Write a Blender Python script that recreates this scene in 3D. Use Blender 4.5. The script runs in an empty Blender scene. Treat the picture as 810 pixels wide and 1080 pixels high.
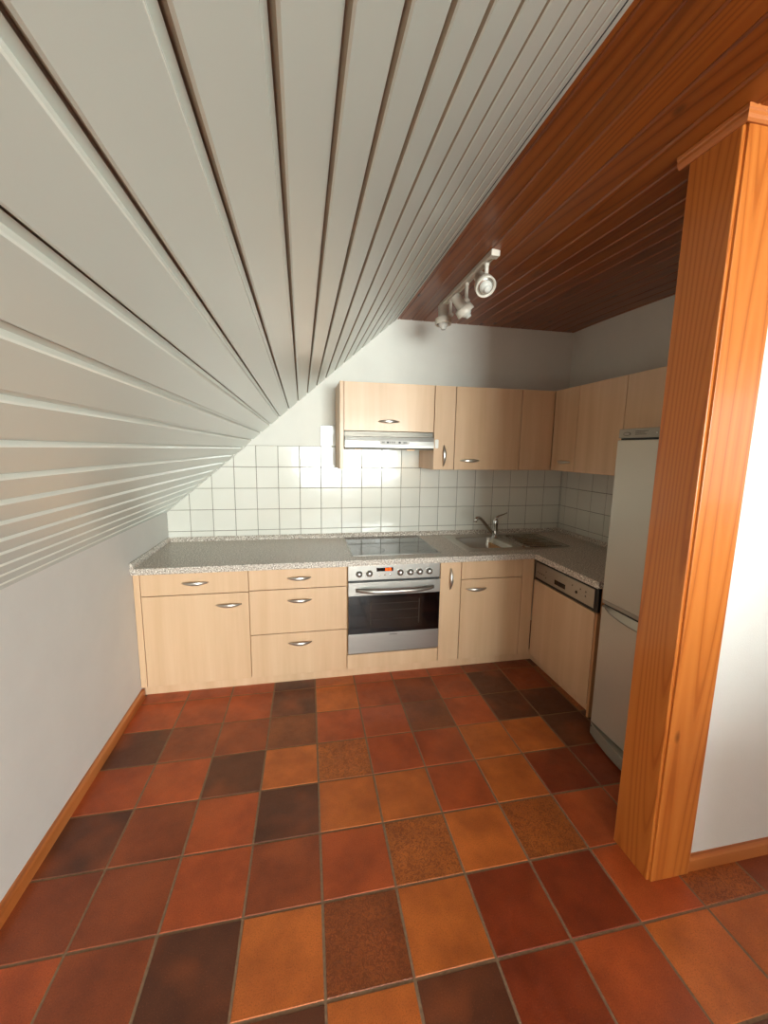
import bpy, bmesh, math, random
from mathutils import Vector, Matrix, noise
random.seed(7)
PI = math.pi
sc = bpy.context.scene
COL = sc.collection

# ------------------------------------------------------------------ materials
def lin(r, g, b):
    f = lambda c: (c/255/12.92) if c/255 <= .04045 else ((c/255+.055)/1.055)**2.4
    return (f(r), f(g), f(b), 1)

class Mat:
    """small wrapper round a node material"""
    def __init__(s, name, col=(200, 200, 200), rough=.5, metal=0, spec=.5, coat=0):
        s.m = bpy.data.materials.new(name); s.m.use_nodes = True
        s.t = s.m.node_tree; s.N = s.t.nodes; s.b = s.N['Principled BSDF']
        s.b.inputs['Base Color'].default_value = lin(*col)
        s.b.inputs['Roughness'].default_value = rough
        s.b.inputs['Metallic'].default_value = metal
        s.b.inputs['Specular IOR Level'].default_value = spec
        s.b.inputs['Coat Weight'].default_value = coat
        s.b.inputs['Coat Roughness'].default_value = .12
        s.co = s.N.new('ShaderNodeTexCoord').outputs['Object']
    def link(s, a, b): s.t.links.new(a, b)
    def map(s, scale=(1, 1, 1), loc=(0, 0, 0), src=None):
        n = s.N.new('ShaderNodeMapping'); n.inputs['Scale'].default_value = scale
        n.inputs['Location'].default_value = loc
        s.link(src or s.co, n.inputs['Vector']); return n.outputs[0]
    def noise(s, scale, detail=3, rough=.5, vec=None, dist=0, out='Fac'):
        n = s.N.new('ShaderNodeTexNoise'); n.inputs['Scale'].default_value = scale
        n.inputs['Detail'].default_value = detail; n.inputs['Roughness'].default_value = rough
        n.inputs['Distortion'].default_value = dist
        s.link(vec or s.co, n.inputs['Vector']); return n.outputs[out]
    def voro(s, scale, vec=None, feature='F1', out='Distance'):
        n = s.N.new('ShaderNodeTexVoronoi'); n.inputs['Scale'].default_value = scale; n.feature = feature
        s.link(vec or s.co, n.inputs['Vector']); return n.outputs[out]
    def ramp(s, fac, stops, interp='LINEAR'):
        n = s.N.new('ShaderNodeValToRGB'); e = n.color_ramp.elements; n.color_ramp.interpolation = interp
        while len(e) < len(stops): e.new(.5)
        for i, (p, c) in enumerate(stops):
            e[i].position = p; e[i].color = c if len(c) == 4 else lin(*c)
        s.link(fac, n.inputs[0]); return n.outputs[0]
    def math(s, op, a, b=0, c=0):
        n = s.N.new('ShaderNodeMath'); n.operation = op
        for i, v in enumerate((a, b, c)):
            if hasattr(v, 'is_linked') or hasattr(v, 'links'): s.link(v, n.inputs[i])
            else: n.inputs[i].default_value = v
        return n.outputs[0]
    def mix(s, fac, a, b, mode='MIX'):
        n = s.N.new('ShaderNodeMix'); n.data_type = 'RGBA'; n.blend_type = mode
        for i, v in ((0, fac), (6, a), (7, b)):
            if isinstance(v, (int, float)): n.inputs[i].default_value = v
            elif isinstance(v, tuple): n.inputs[i].default_value = v if len(v) == 4 else lin(*v)
            else: s.link(v, n.inputs[i])
        return n.outputs[2]
    def attr(s, name, out='Color'):
        n = s.N.new('ShaderNodeAttribute'); n.attribute_name = name; return n.outputs[out]
    def bump(s, h, strength=.2, dist=.002):
        n = s.N.new('ShaderNodeBump'); n.inputs['Strength'].default_value = strength
        n.inputs['Distance'].default_value = dist; s.link(h, n.inputs['Height'])
        s.link(n.outputs[0], s.b.inputs['Normal']); return n.outputs[0]
    def base(s, c): s.link(c, s.b.inputs['Base Color'])
    def rough(s, r): s.link(r, s.b.inputs['Roughness'])

def grey(v): return (v, v, v, 1)
ONE = {}
def simple(name, col, rough=.5, metal=0, spec=.5, coat=0):
    if name not in ONE: ONE[name] = Mat(name, col, rough, metal, spec, coat).m
    return ONE[name]

def pine_mat(name, dark, mid, light, axis='Z', rough=.38, tint=True, rings=26, knots=1.0, off=0, coat=.15):
    M = Mat(name, mid, rough, coat=coat)
    sq = {'X': (.04, 1, 1), 'Y': (1, .04, 1), 'Z': (1, 1, .04)}[axis]
    sq2 = {'X': (.02, 1, 1), 'Y': (1, .02, 1), 'Z': (1, 1, .02)}[axis]
    kq = {'X': (.45, 1, 1), 'Y': (1, .45, 1), 'Z': (1, 1, .45)}[axis]
    src = M.co
    if tint:   # every board gets its own piece of grain
        r = M.attr('board', 'Vector')
        n = M.N.new('ShaderNodeVectorMath'); n.operation = 'MULTIPLY_ADD'
        M.link(r, n.inputs[0]); n.inputs[1].default_value = (7, 7, 7); M.link(M.co, n.inputs[2]); src = n.outputs[0]
    v = M.map(sq, (off, off*.7, off*.3), src)
    base = M.noise(4.2, 1.2, .4, v, .1)
    ring = M.math('SINE', M.math('MULTIPLY', base, rings*PI))
    c = M.ramp(ring, [(0, mid), (.55, mid), (.97, dark)]) if False else M.ramp(M.math('MULTIPLY_ADD', ring, .5, .5), [(0, light), (.6, mid), (.86, mid), (1, dark)])
    fine = M.noise(160, 3, .6, M.map(sq2, (0, 0, 0), src))
    c = M.mix(M.math('MULTIPLY', fine, .18), c, M.mix(.5, light, mid), 'MIX')
    broad = M.noise(2.0, 2, .5, M.map((1, 1, 1), (3, 3, 3), src))
    c = M.mix(M.math('MULTIPLY', broad, .2), c, mid)
    if knots:
        kv = M.map(kq, (.3+off, .6, .1), src)
        kd = M.voro(9, kv)
        kc = M.voro(9, kv, out='Color')
        sep = M.N.new('ShaderNodeSeparateColor'); M.link(kc, sep.inputs[0])
        on = M.math('LESS_THAN', sep.outputs[0], .9*knots)
        k = M.math('MULTIPLY', M.ramp(kd, [(.05, grey(1)), (.085, grey(.6)), (.14, grey(0))]), on)
        c = M.mix(k, c, tuple(int(x*.42) for x in dark))
    if tint:
        c = M.mix(1.0, c, M.attr('tint'), 'MULTIPLY')
    M.base(c)
    M.bump(M.math('ADD', M.math('MULTIPLY', ring, .3), fine), .08, .0006)
    return M.m

def maple_mat():
    M = Mat('maple_laminate', (222, 186, 145), .42, coat=.12)
    v = M.map((1, 1, .06))
    n1 = M.noise(14, 3, .55, v); n2 = M.noise(3.0, 2, .5, M.map((1, 1, .5), (4, 1, 2)))
    n3 = M.noise(220, 2, .6, M.map((1, 1, .03)))
    c = M.ramp(n1, [(.3, (203, 167, 130)), (.5, (213, 178, 142)), (.72, (222, 190, 156))])
    c = M.mix(M.math('MULTIPLY', n2, .5), c, (216, 178, 141))
    c = M.mix(M.math('MULTIPLY', n3, .14), c, (180, 138, 96))
    M.base(c); M.bump(n1, .03, .001)
    return M.m

def plaster_mat(name, col, bump=.25):
    M = Mat(name, col, .9, spec=.2)
    n = M.noise(260, 3, .6); n2 = M.noise(6, 3, .6)
    d = tuple(int(x*.93) for x in col)
    M.base(M.mix(M.math('MULTIPLY', n2, .6), col, d))
    M.bump(n, bump, .0025)
    return M.m

def paint_mat():
    M = Mat('white_gloss_paint_on_boards', (200, 198, 190), .38, coat=.8)
    M.b.inputs['Coat Roughness'].default_value = .26
    n2 = M.noise(3, 2, .5, M.map((1, .4, 1))); n = M.noise(40, 2, .5, M.map((1, .05, 1)))
    c = M.mix(M.math('MULTIPLY', n2, .6), (203, 215, 208), (196, 207, 199))
    fleck = M.math('LESS_THAN', M.voro(9, M.map((1, .6, 1), (2, 2, 2))), .012)
    c = M.mix(fleck, c, (120, 108, 92))
    M.base(c)
    M.bump(n, .03, .0005)
    return M.m

def worktop_mat():
    M = Mat('speckled_grey_laminate', (160, 150, 140), .34)
    a = M.noise(130, 3, .7); b = M.noise(60, 3, .6, M.map((1, 1, 1), (5, 3, 1)), .6)
    c = M.ramp(a, [(.38, (96, 86, 76)), (.46, (172, 160, 148)), (.54, (196, 185, 172)), (.61, (246, 240, 230))])
    c = M.mix(M.ramp(b, [(.45, grey(.0)), (.65, grey(.5))]), c, (200, 184, 168))
    M.base(c); M.bump(a, .04, .0006)
    return M.m

def steel_mat(name, col=(176, 172, 165), rough=.36, axis='X', var=.05):
    M = Mat(name, col, rough, metal=.92)
    sq = {'X': (.03, 1, 1), 'Y': (1, .03, 1), 'Z': (1, 1, .03)}[axis]
    n = M.noise(300, 2, .5, M.map(sq))
    M.rough(M.ramp(n, [(.3, grey(rough-var)), (.7, grey(rough+var))]))
    M.base(M.mix(M.math('MULTIPLY', n, .3), col, tuple(int(x*.82) for x in col)))
    M.bump(n, .04, .0004)
    return M.m

def floor_tile_mat():
    M = Mat('terracotta_tile_glaze', (160, 80, 40), .42, coat=.12)
    base = M.attr('tint'); k = M.attr('board', 'Vector')
    sep = M.N.new('ShaderNodeSeparateXYZ'); M.link(k, sep.inputs[0])
    tex, rnd = sep.outputs[0], sep.outputs[1]
    nA = M.N.new('ShaderNodeVectorMath'); nA.operation = 'MULTIPLY_ADD'
    M.link(k, nA.inputs[0]); nA.inputs[1].default_value = (3, 9, 5); M.link(M.co, nA.inputs[2]); src = nA.outputs[0]
    cloud = M.noise(7, 3, .6, src)          # fired-in clouding
    c = M.mix(M.ramp(cloud, [(.34, grey(.38)), (.66, grey(0))]), base, (88, 36, 20), 'MULTIPLY')
    c = M.mix(M.ramp(M.noise(5, 2, .5, M.map((1, 1, 1), (7, 2, 0), src)), [(.5, grey(0)), (.78, grey(.35))]), c, (196, 98, 44))
    spk = M.noise(260, 3, .75)
    c = M.mix(M.ramp(spk, [(.3, grey(.5)), (.5, grey(0))]), c, (70, 28, 14))
    c = M.mix(M.ramp(spk, [(.6, grey(0)), (.75, grey(.4))]), c, (206, 130, 84))
    worm = M.noise(62, 1, .5, M.map((1, 1, 1), (0, 0, 0), src), 1.6)
    wl = M.ramp(worm, [(.40, grey(0)), (.47, grey(1)), (.53, grey(1)), (.60, grey(0))])
    wf = M.math('MULTIPLY', wl, M.math('MULTIPLY', tex, .55))
    c = M.mix(wf, c, (96, 40, 14))
    M.base(c)
    M.rough(M.ramp(M.noise(30, 3, .6), [(.3, grey(.36)), (.7, grey(.55))]))
    h = M.math('ADD', M.math('MULTIPLY', wf, -2.5), M.math('MULTIPLY', M.noise(60, 3, .6), .5))
    M.bump(h, .35, .0012)
    return M.m

def grout_mat(name, col):
    M = Mat(name, col, .9, spec=.2)
    n = M.noise(90, 4, .6)
    M.base(M.mix(n, col, tuple(int(x*.7) for x in col))); M.bump(n, .3, .002)
    return M.m

def wall_tile_mat():
    M = Mat('white_glazed_wall_tile', (222, 219, 208), .14, coat=.3)
    n = M.noise(9, 2, .5); r = M.attr('tint')
    c = M.mix(M.math('MULTIPLY', n, .4), (224, 221, 211), (211, 207, 196))
    M.base(M.mix(1.0, c, r, 'MULTIPLY'))
    M.bump(M.noise(16, 2, .5), .22, .004)
    return M.m

def fridge_mat():
    M = Mat('silver_lacquer', (150, 146, 136), .38, metal=.35, coat=.1)
    n = M.noise(500, 2, .5)
    M.base(M.mix(M.math('MULTIPLY', n, .25), (196, 190, 176), (174, 168, 156)))
    M.bump(n, .05, .0005)
    return M.m

MAPLE = maple_mat()
MAPLE_EDGE = simple('maple_edge_band', (206, 160, 112), .5)
WALL = plaster_mat('white_plaster', (222, 220, 214))
WALLG = plaster_mat('white_woodchip_paper', (232, 229, 220), .6)
PAINT = paint_mat()
WTOP = worktop_mat()
STEEL = steel_mat('brushed_steel')
STEELY = steel_mat('brushed_steel_deep', axis='Y')
SINKST = steel_mat('sink_steel', (206, 200, 190), .42)
DRAINST = steel_mat('drainer_steel', (176, 168, 156), .24)
HANDLE = steel_mat('satin_nickel', (206, 200, 190), .34)
CHROME = simple('chrome', (205, 202, 198), .08, 1)
BLACKG = simple('black_oven_glass', (8, 7, 7), .06, 0, .6)
BLACKP = simple('black_plastic', (14, 13, 12), .4)
DARKW = simple('oven_window_glass', (30, 23, 18), .1, 0, .6)
CERAM = simple('ceramic_hob_glass', (30, 30, 29), .06, 0, .6, .1)
FRIDGE = fridge_mat()
FRIDGE2 = simple('silver_plastic', (150, 144, 132), .45, .2)
TILE = wall_tile_mat()
GROUT = grout_mat('grey_brown_grout', (128, 116, 102))
FTILE = floor_tile_mat()
FGROUT = grout_mat('brown_floor_grout', (158, 128, 100))
CEILW = pine_mat('stained_pine_ceiling', (112, 54, 14), (138, 70, 20), (148, 80, 26), 'Y', rough=.36, knots=.8, rings=44)
PINE = pine_mat('varnished_pine_upright', (166, 86, 30), (188, 106, 42), (196, 116, 50), 'Z', rough=.3, rings=80, knots=.55, off=1.3, coat=.3)
PINEX = pine_mat('varnished_pine_skirting', (148, 78, 32), (184, 106, 50), (198, 124, 66), 'X', rough=.4, rings=30, knots=.5)
PINEY = pine_mat('varnished_pine_skirting_side', (148, 78, 32), (184, 106, 50), (198, 124, 66), 'Y', rough=.4, rings=30, knots=.5)
LAMPW = simple('white_enamel', (214, 206, 192), .38)
PLINTH = MAPLE

# ------------------------------------------------------------------ mesh helpers
def box(bm, x0, x1, y0, y1, z0, z1, mi=0):
    v = [bm.verts.new((x, y, z)) for z in (z0, z1) for y in (y0, y1) for x in (x0, x1)]
    fs = []
    for q in ((0, 2, 3, 1), (4, 5, 7, 6), (0, 1, 5, 4), (2, 6, 7, 3), (0, 4, 6, 2), (1, 3, 7, 5)):
        f = bm.faces.new([v[i] for i in q]); f.material_index = mi; fs.append(f)
    return fs

def frame_of(d):
    d = Vector(d).normalized(); a = Vector((0, 0, 1)) if abs(d.z) < .95 else Vector((1, 0, 0))
    u = d.cross(a).normalized(); return d, u, d.cross(u).normalized()

def loft(bm, pts, rads, n=16, caps=True, flat=None, up=None):
    """tube through pts; rads: radius or (ru, rv) per point"""
    pts = [Vector(p) for p in pts]; rings = []
    u0 = None
    for i, p in enumerate(pts):
        a = pts[max(i-1, 0)]; b = pts[min(i+1, len(pts)-1)]
        d = (b-a).normalized() if (b-a).length > 1e-9 else Vector((0, 0, 1))
        if u0 is None:
            u = Vector(up) if up else frame_of(d)[1]
        else: u = u0
        u = (u - d*u.dot(d)).normalized(); v = d.cross(u); u0 = u
        r = rads[i] if isinstance(rads, (list, tuple)) else rads
        ru, rv = r if isinstance(r, tuple) else (r, r)
        rings.append([bm.verts.new(p + u*math.cos(2*PI*k/n)*ru + v*math.sin(2*PI*k/n)*rv) for k in range(n)])
    for a, b in zip(rings, rings[1:]):
        for k in range(n):
            f = bm.faces.new((a[k], a[(k+1) % n], b[(k+1) % n], b[k])); f.smooth = True
    if caps:
        bm.faces.new(rings[0][::-1]); bm.faces.new(rings[-1])
    return rings

def lathe(bm, o, d, prof, n=28, smooth=True):
    """revolve profile [(along, radius)] round axis d from o"""
    o = Vector(o); d, u, v = frame_of(d); rings = []
    for t, r in prof:
        c = o + d*t
        if r < 1e-6: rings.append([bm.verts.new(c)])
        else: rings.append([bm.verts.new(c + (u*math.cos(2*PI*k/n)+v*math.sin(2*PI*k/n))*r) for k in range(n)])
    for a, b in zip(rings, rings[1:]):
        for k in range(n):
            k2 = (k+1) % n
            if len(a) == 1 and len(b) == 1: continue
            if len(a) == 1: f = bm.faces.new((a[0], b[k2], b[k]))
            elif len(b) == 1: f = bm.faces.new((a[k], a[k2], b[0]))
            else: f = bm.faces.new((a[k], a[k2], b[k2], b[k]))
            f.smooth = smooth

def grid_solid(bm, xs, ys, keep, z0, z1):
    """solid slab made of the kept cells of a grid, no inner faces"""
    V = {}
    def vt(i, j, k):
        if (i, j, k) not in V: V[i, j, k] = bm.verts.new((xs[i], ys[j], (z0, z1)[k]))
        return V[i, j, k]
    K = lambda i, j: 0 <= i < len(xs)-1 and 0 <= j < len(ys)-1 and keep(i, j)
    for i in range(len(xs)-1):
        for j in range(len(ys)-1):
            if not K(i, j): continue
            bm.faces.new((vt(i, j, 1), vt(i+1, j, 1), vt(i+1, j+1, 1), vt(i, j+1, 1)))
            bm.faces.new((vt(i, j+1, 0), vt(i+1, j+1, 0), vt(i+1, j, 0), vt(i, j, 0)))
            if not K(i-1, j): bm.faces.new((vt(i, j, 0), vt(i, j, 1), vt(i, j+1, 1), vt(i, j+1, 0)))
            if not K(i+1, j): bm.faces.new((vt(i+1, j, 0), vt(i+1, j+1, 0), vt(i+1, j+1, 1), vt(i+1, j, 1)))
            if not K(i, j-1): bm.faces.new((vt(i, j, 0), vt(i+1, j, 0), vt(i+1, j, 1), vt(i, j, 1)))
            if not K(i, j+1): bm.faces.new((vt(i, j+1, 0), vt(i, j+1, 1), vt(i+1, j+1, 1), vt(i+1, j+1, 0)))

def rrect(x0, x1, y0, y1, r, n=5):
    P = []
    for cx, cy, a in ((x1-r, y1-r, 0), (x0+r, y1-r, 90), (x0+r, y0+r, 180), (x1-r, y0+r, 270)):
        for k in range(n+1):
            t = math.radians(a+90*k/n); P.append((cx+r*math.cos(t), cy+r*math.sin(t)))
    return P

def bridge(bm, A, B, smooth=True, mi=0):
    n = len(A)
    for k in range(n):
        f = bm.faces.new((A[k], A[(k+1) % n], B[(k+1) % n], B[k])); f.smooth = smooth; f.material_index = mi

def obj(name, bm, mats, parent=None, loc=(0, 0, 0), bevel=0, seg=2, autosmooth=False):
    """links bm as one mesh object; verts are given in world space, origin goes to the thing's base"""
    if parent is not None:
        r = parent
        while r.parent: r = r.parent
        loc = r['_o'].to_list() if hasattr(r['_o'], 'to_list') else list(r['_o'])
    bmesh.ops.translate(bm, verts=bm.verts, vec=-Vector(loc))
    bmesh.ops.recalc_face_normals(bm, faces=bm.faces)
    me = bpy.data.meshes.new(name); bm.to_mesh(me); bm.free()
    for m in (mats if isinstance(mats, (list, tuple)) else [mats]): me.materials.append(m)
    o = bpy.data.objects.new(name, me); COL.objects.link(o)
    if parent is not None: o.parent = parent
    else: o.location = loc; o['_o'] = list(loc)
    if bevel:
        b = o.modifiers.new('bevel', 'BEVEL'); b.width = bevel; b.segments = seg
        b.limit_method = 'ANGLE'; b.angle_limit = math.radians(40); b.harden_normals = True
        for p in me.polygons: p.use_smooth = True
    return o

def thing(name, label, cat, loc, group=None):
    o = bpy.data.objects.new(name, None); COL.objects.link(o); o.location = loc; o['_o'] = list(loc)
    o.empty_display_size = .1
    o['label'] = label; o['category'] = cat
    if group: o['group'] = group
    return o

def struct(name, bm, mats, bevel=0):
    o = obj(name, bm, mats, None, (0, 0, 0), bevel); o['kind'] = 'structure'; return o

def setattrs(o, tints, boards):
    """one tint and one random vector per face"""
    me = o.data
    a = me.color_attributes.new('tint', 'FLOAT_COLOR', 'CORNER')
    b = me.color_attributes.new('board', 'FLOAT_COLOR', 'CORNER')
    for p in me.polygons:
        for li in p.loop_indices:
            a.data[li].color = tints[p.index]; b.data[li].color = boards[p.index]

class Boards:
    """collects boards in one mesh, each with its own tint"""
    def __init__(s): s.bm = bmesh.new(); s.t = []; s.b = []
    def mark(s, n0, tint, brd):
        s.bm.faces.ensure_lookup_table()
        for _ in range(len(s.bm.faces)-n0): s.t.append(tint); s.b.append(brd)
    def done(s, o): setattrs(o, s.t, s.b)

# ------------------------------------------------------------------ dimensions
W = 3.05; CL = 2.378; KZ = .995; SX = 1.618
YR = -8.3; XR = 5.3                       # rear and far right walls of the attic room
YF = -.656; ZT = .745; ZP = .070          # base unit fronts
TT = .785                                 # worktop top
A = Vector((SX, 0, CL-KZ)).normalized(); NRM = Vector((A.z, 0, -A.x))   # up the slope, into the room
def SL(s, y, h=0): return Vector((0, y, KZ)) + A*s + NRM*h

# ------------------------------------------------------------------ floor
TS = .2442
O_, R_, D_, B_, T_, G_, X_ = 'O', 'R', 'D', 'B', 'T', 'G', 'X'
rows = {-2: 'RRRDORRRBB', -1: 'RRRDORBRDB', 0: 'DBBGRRGRDD', 1: 'RRDOTRROOD', 2: 'DBRDOORORD' , 3: 'BBRBRTOTRR',
        4: 'RBDOYOXXRTB', 5: 'BRRDODXROODR', 6: 'RDBOROBRDORB'}
tcol = {'O': (206, 110, 44), 'R': (186, 84, 36), 'B': (152, 72, 34), 'D': (98, 52, 30), 'T': (190, 104, 40),
        'G': (146, 80, 40), 'X': (140, 54, 20), 'Y': (150, 78, 32)}
rows[2] = 'DBRDOOROXX'
fb = Boards()
def grid_pt(c, r): return Vector((.007+c*TS-.0034*r, -.9552-TS*r+.0005*c, 0))
rnd = random.Random(3)
for r in range(-4, 20):
    for c in range(0, 22):
        row = rows.get(r, '')
        k = row[c] if c < len(row) else rnd.choice('ORRBDTRBORX')
        P = [grid_pt(c, r), grid_pt(c+1, r), grid_pt(c+1, r+1), grid_pt(c, r+1)]   # ccw from below
        if P[2].x > XR+.2 or P[2].y < YR-.2: continue
        cen = sum(P, Vector())/4
        g = .0040
        n0 = len(fb.bm.faces)
        top, mid, bot = [], [], []
        for p in P:
            d = Vector((1 if cen.x > p.x else -1, 1 if cen.y > p.y else -1, 0))
            j = Vector((rnd.uniform(-.0008, .0008), rnd.uniform(-.0008, .0008), 0))
            q = p + d*g + j
            x = max(q.x, .002)
            bot.append(fb.bm.verts.new((x, q.y, -.006))); mid.append(fb.bm.verts.new((x, q.y, -.0016)))
            q2 = q + d*.0018
            top.append(fb.bm.verts.new((max(q2.x, .003), q2.y, 0)))
        fb.bm.faces.new(top); bridge(fb.bm, bot, mid, False); bridge(fb.bm, mid, top, False)
        t = lin(*tcol[k]); v = rnd.uniform(.92, 1.1)
        fb.mark(n0, (t[0]*v, t[1]*v, t[2]*v, 1), (1.0 if k in 'TY' else (.35 if k == 'G' else 0.0), rnd.random(), rnd.random(), 1))
n0 = len(fb.bm.faces)
box(fb.bm, -.1, XR+.1, YR-.1, .1, -.06, -.0018, 1)
fb.mark(n0, (1, 1, 1, 1), (0, 0, 0, 1))
fl = struct('floor', fb.bm, [FTILE, FGROUT]); fb.done(fl)

# ------------------------------------------------------------------ walls
def wall(name, x0, x1, y0, y1, z0, z1, m=WALL):
    bm = bmesh.new(); box(bm, x0, x1, y0, y1, z0, z1); return struct(name, bm, m)
wall('wall_left', -.12, 0, YR-.12, .12, -.05, KZ+.03)
wall('wall_back', 0, W, 0, .12, -.05, CL+.06, WALLG)
wall('wall_right', W, W+.12, -1.93, .12, -.05, CL+.06, WALLG)
wall('wall_partition', 2.20, XR, -2.052, -1.932, -.05, CL+.06)
RY_0, RY_1, RZ0, RZ1 = -5.7, -3.5, .85, 2.1
bm = bmesh.new()
box(bm, XR, XR+.2, YR-.2, RY_0, -.05, CL+.06); box(bm, XR, XR+.2, RY_1, -1.932, -.05, CL+.06)
box(bm, XR, XR+.2, RY_0, RY_1, -.05, RZ0); box(bm, XR, XR+.2, RY_0, RY_1, RZ1, CL+.06)
struct('wall_far_right', bm, WALL)
bm = bmesh.new()
for y0, y1, z0, z1 in ((RY_0, RY_0+.05, RZ0, RZ1), (RY_1-.05, RY_1, RZ0, RZ1), (RY_0+.05, RY_1-.05, RZ0, RZ0+.05), (RY_0+.05, RY_1-.05, RZ1-.05, RZ1), ((RY_0+RY_1)/2-.03, (RY_0+RY_1)/2+.03, RZ0+.05, RZ1-.05)):
    box(bm, XR+.07, XR+.13, y0, y1, z0, z1)
struct('window_2', bm, simple('window_frame_paint', (225, 223, 218), .4), .003)
wall('wall_light_blocker', 2.62, 3.3, -3.52, -3.40, -.05, CL+.06)  # unseen stub added to keep rear window light off the partition
wall('wall_light_blocker_low', 1.90, XR, -4.30, -4.18, -.05, 1.0)  # unseen low wall added to shade the foot of partition and post
# rear wall with the window opening (behind the camera)
WX0, WX1, WZ0, WZ1 = .95, 3.75, .6, 2.25
bm = bmesh.new()
box(bm, -.12, WX0, YR-.2, YR, -.05, CL+.06); box(bm, WX1, XR+.12, YR-.2, YR, -.05, CL+.06)
box(bm, WX0, WX1, YR-.2, YR, -.05, WZ0); box(bm, WX0, WX1, YR-.2, YR, WZ1, CL+.06)
struct('wall_rear', bm, WALL)
bm = bmesh.new()
for x0, x1, z0, z1 in ((WX0, WX0+.05, WZ0, WZ1), (WX1-.05, WX1, WZ0, WZ1), (WX0+.05, WX1-.05, WZ0, WZ0+.05), (WX0+.05, WX1-.05, WZ1-.05, WZ1), ((WX0+WX1)/2-.03, (WX0+WX1)/2+.03, WZ0+.05, WZ1-.05)):
    box(bm, x0, x1, YR-.13, YR-.07, z0, z1)
struct('window_1', bm, simple('window_frame_paint', (225, 223, 218), .4), .003)

# ------------------------------------------------------------------ sloping ceiling of white boards (one extruded profile)
seams = [.047, .128, .209, .2896, .368, .448, .5275, .6066, .688, .769, .850, .934, 1.0165, 1.1030, 1.1885, 1.2735, 1.3590, 1.4440, 1.5290, 1.6140, 1.6990, 1.7840, 1.8690, 1.9540, 2.0390]
prof = [(-.04, 0)]
for s in seams:
    prof += [(s-.0030, 0), (s-.0008, -.0022), (s+.0026, -.0085), (s+.0105, -.0085), (s+.0108, -.015), (s+.0135, -.015), (s+.0140, -.0025), (s+.0165, 0)]
SEND = 2.0895
prof += [(SEND-.0005, 0), (SEND, -.0005), (SEND, -.02)]
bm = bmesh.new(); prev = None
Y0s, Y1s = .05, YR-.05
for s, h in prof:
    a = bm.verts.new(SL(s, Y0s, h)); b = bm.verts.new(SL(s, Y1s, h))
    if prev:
        f = bm.faces.new((prev[0], prev[1], b, a)); f.material_index = 1 if (h < -.002 and h > -.012) and ps > -.03 and s < SEND-.02 and s-ps < .004 else 0  # low-side chamfers get a brighter white: catching light painted into the colour
        if ps > -.03 and s < SEND-.02 and (h < -.012 or ph < -.012): f.material_index = 2  # kerf and upper groove wall darkened: their shade painted as colour
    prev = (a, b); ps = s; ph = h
# back of the boards
a2 = bm.verts.new(SL(SEND, Y0s, -.06)); b2 = bm.verts.new(SL(SEND, Y1s, -.06)); bm.faces.new((prev[0], prev[1], b2, a2))
a3 = bm.verts.new(SL(-.04, Y0s, -.06)); b3 = bm.verts.new(SL(-.04, Y1s, -.06)); bm.faces.new((a2, b2, b3, a3))
struct('ceiling_slope', bm, [PAINT, simple('groove_edge_painted_light', (232, 238, 228), .25, coat=.4), simple('groove_painted_shade', (158, 146, 128), .8)])
# ragged last board edge above the dark joint
bm = bmesh.new(); rr = random.Random(5); N = 90
p0 = []
for i in range(N+1):
    y = .05 + (YR-.1)*i/N
    w = .034 + rr.uniform(-.003, .003) + (.006 if 26 < i < 30 else 0)
    p0.append([bm.verts.new(SL(SEND+.0145, y, .0)), bm.verts.new(SL(SEND+.013+w, y, .002)), bm.verts.new(SL(SEND+.013+w, y, -.03)), bm.verts.new(SL(SEND+.0145, y, -.03))])
for a, b in zip(p0, p0[1:]):
    for k in range(4): bm.faces.new((a[k], a[(k+1) % 4], b[(k+1) % 4], b[k]))
struct('trim_1', bm, PAINT)
# dark filler strip in the joint, its colour paints the gap's shade
bm = bmesh.new()
q = [SL(SEND+.0004, .045, -.0008), SL(SEND+.0142, .045, -.0008), SL(SEND+.0142, YR, -.0008), SL(SEND+.0004, YR, -.0008)]
q2 = [v + NRM*-.04 for v in q]
A1 = [bm.verts.new(v) for v in q]; A2 = [bm.verts.new(v) for v in q2]
bm.faces.new(A1); bm.faces.new(A2); bridge(bm, A1, A2, False)
struct('trim_2', bm, simple('joint_painted_shade', (20, 17, 14), .9))

# ------------------------------------------------------------------ flat ceiling of stained boards
def ss(t): t = min(max(t, 0), 1); return t*t*(3-2*t)
def zc(x, y): return CL - .060*ss((x-1.80)/.26)*ss(-y/1.95)
YS = [.05, 0]+[-.15*i for i in range(1, 16)]+[-3, YR-.05]
cb = Boards(); x = 1.625 - .0875*.15; rc = random.Random(11); P_ = .0868
xs = 1.552
while xs < XR:
    x0, x1 = xs, xs+P_
    n0 = len(cb.bm.faces)
    pf = [(x0+.0005, .010), (x0+.0005, .005), (x0+.005, 0), (x1-.005, 0), (x1-.0005, .005), (x1-.0005, .010)]
    rw = [[cb.bm.verts.new((px, y, zc(px, y)+pz)) for px, pz in pf] for y in YS]
    for va, vb in zip(rw, rw[1:]):
        for k in range(len(pf)-1): cb.bm.faces.new((va[k], va[k+1], vb[k+1], vb[k]))
    v = rc.uniform(.86, 1.14)
    cb.mark(n0, (v, v*rc.uniform(.95, 1.05), v*rc.uniform(.9, 1.1), 1), (rc.random(), rc.random(), rc.random(), 1))
    xs += P_
n0 = len(cb.bm.faces); box(cb.bm, 1.56, XR+.05, YR-.05, .1, CL+.0095, CL+.05); cb.mark(n0, (.35, .35, .35, 1), (0, 0, 0, 1))
ce = struct('ceiling', cb.bm, CEILW); cb.done(ce)

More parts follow.
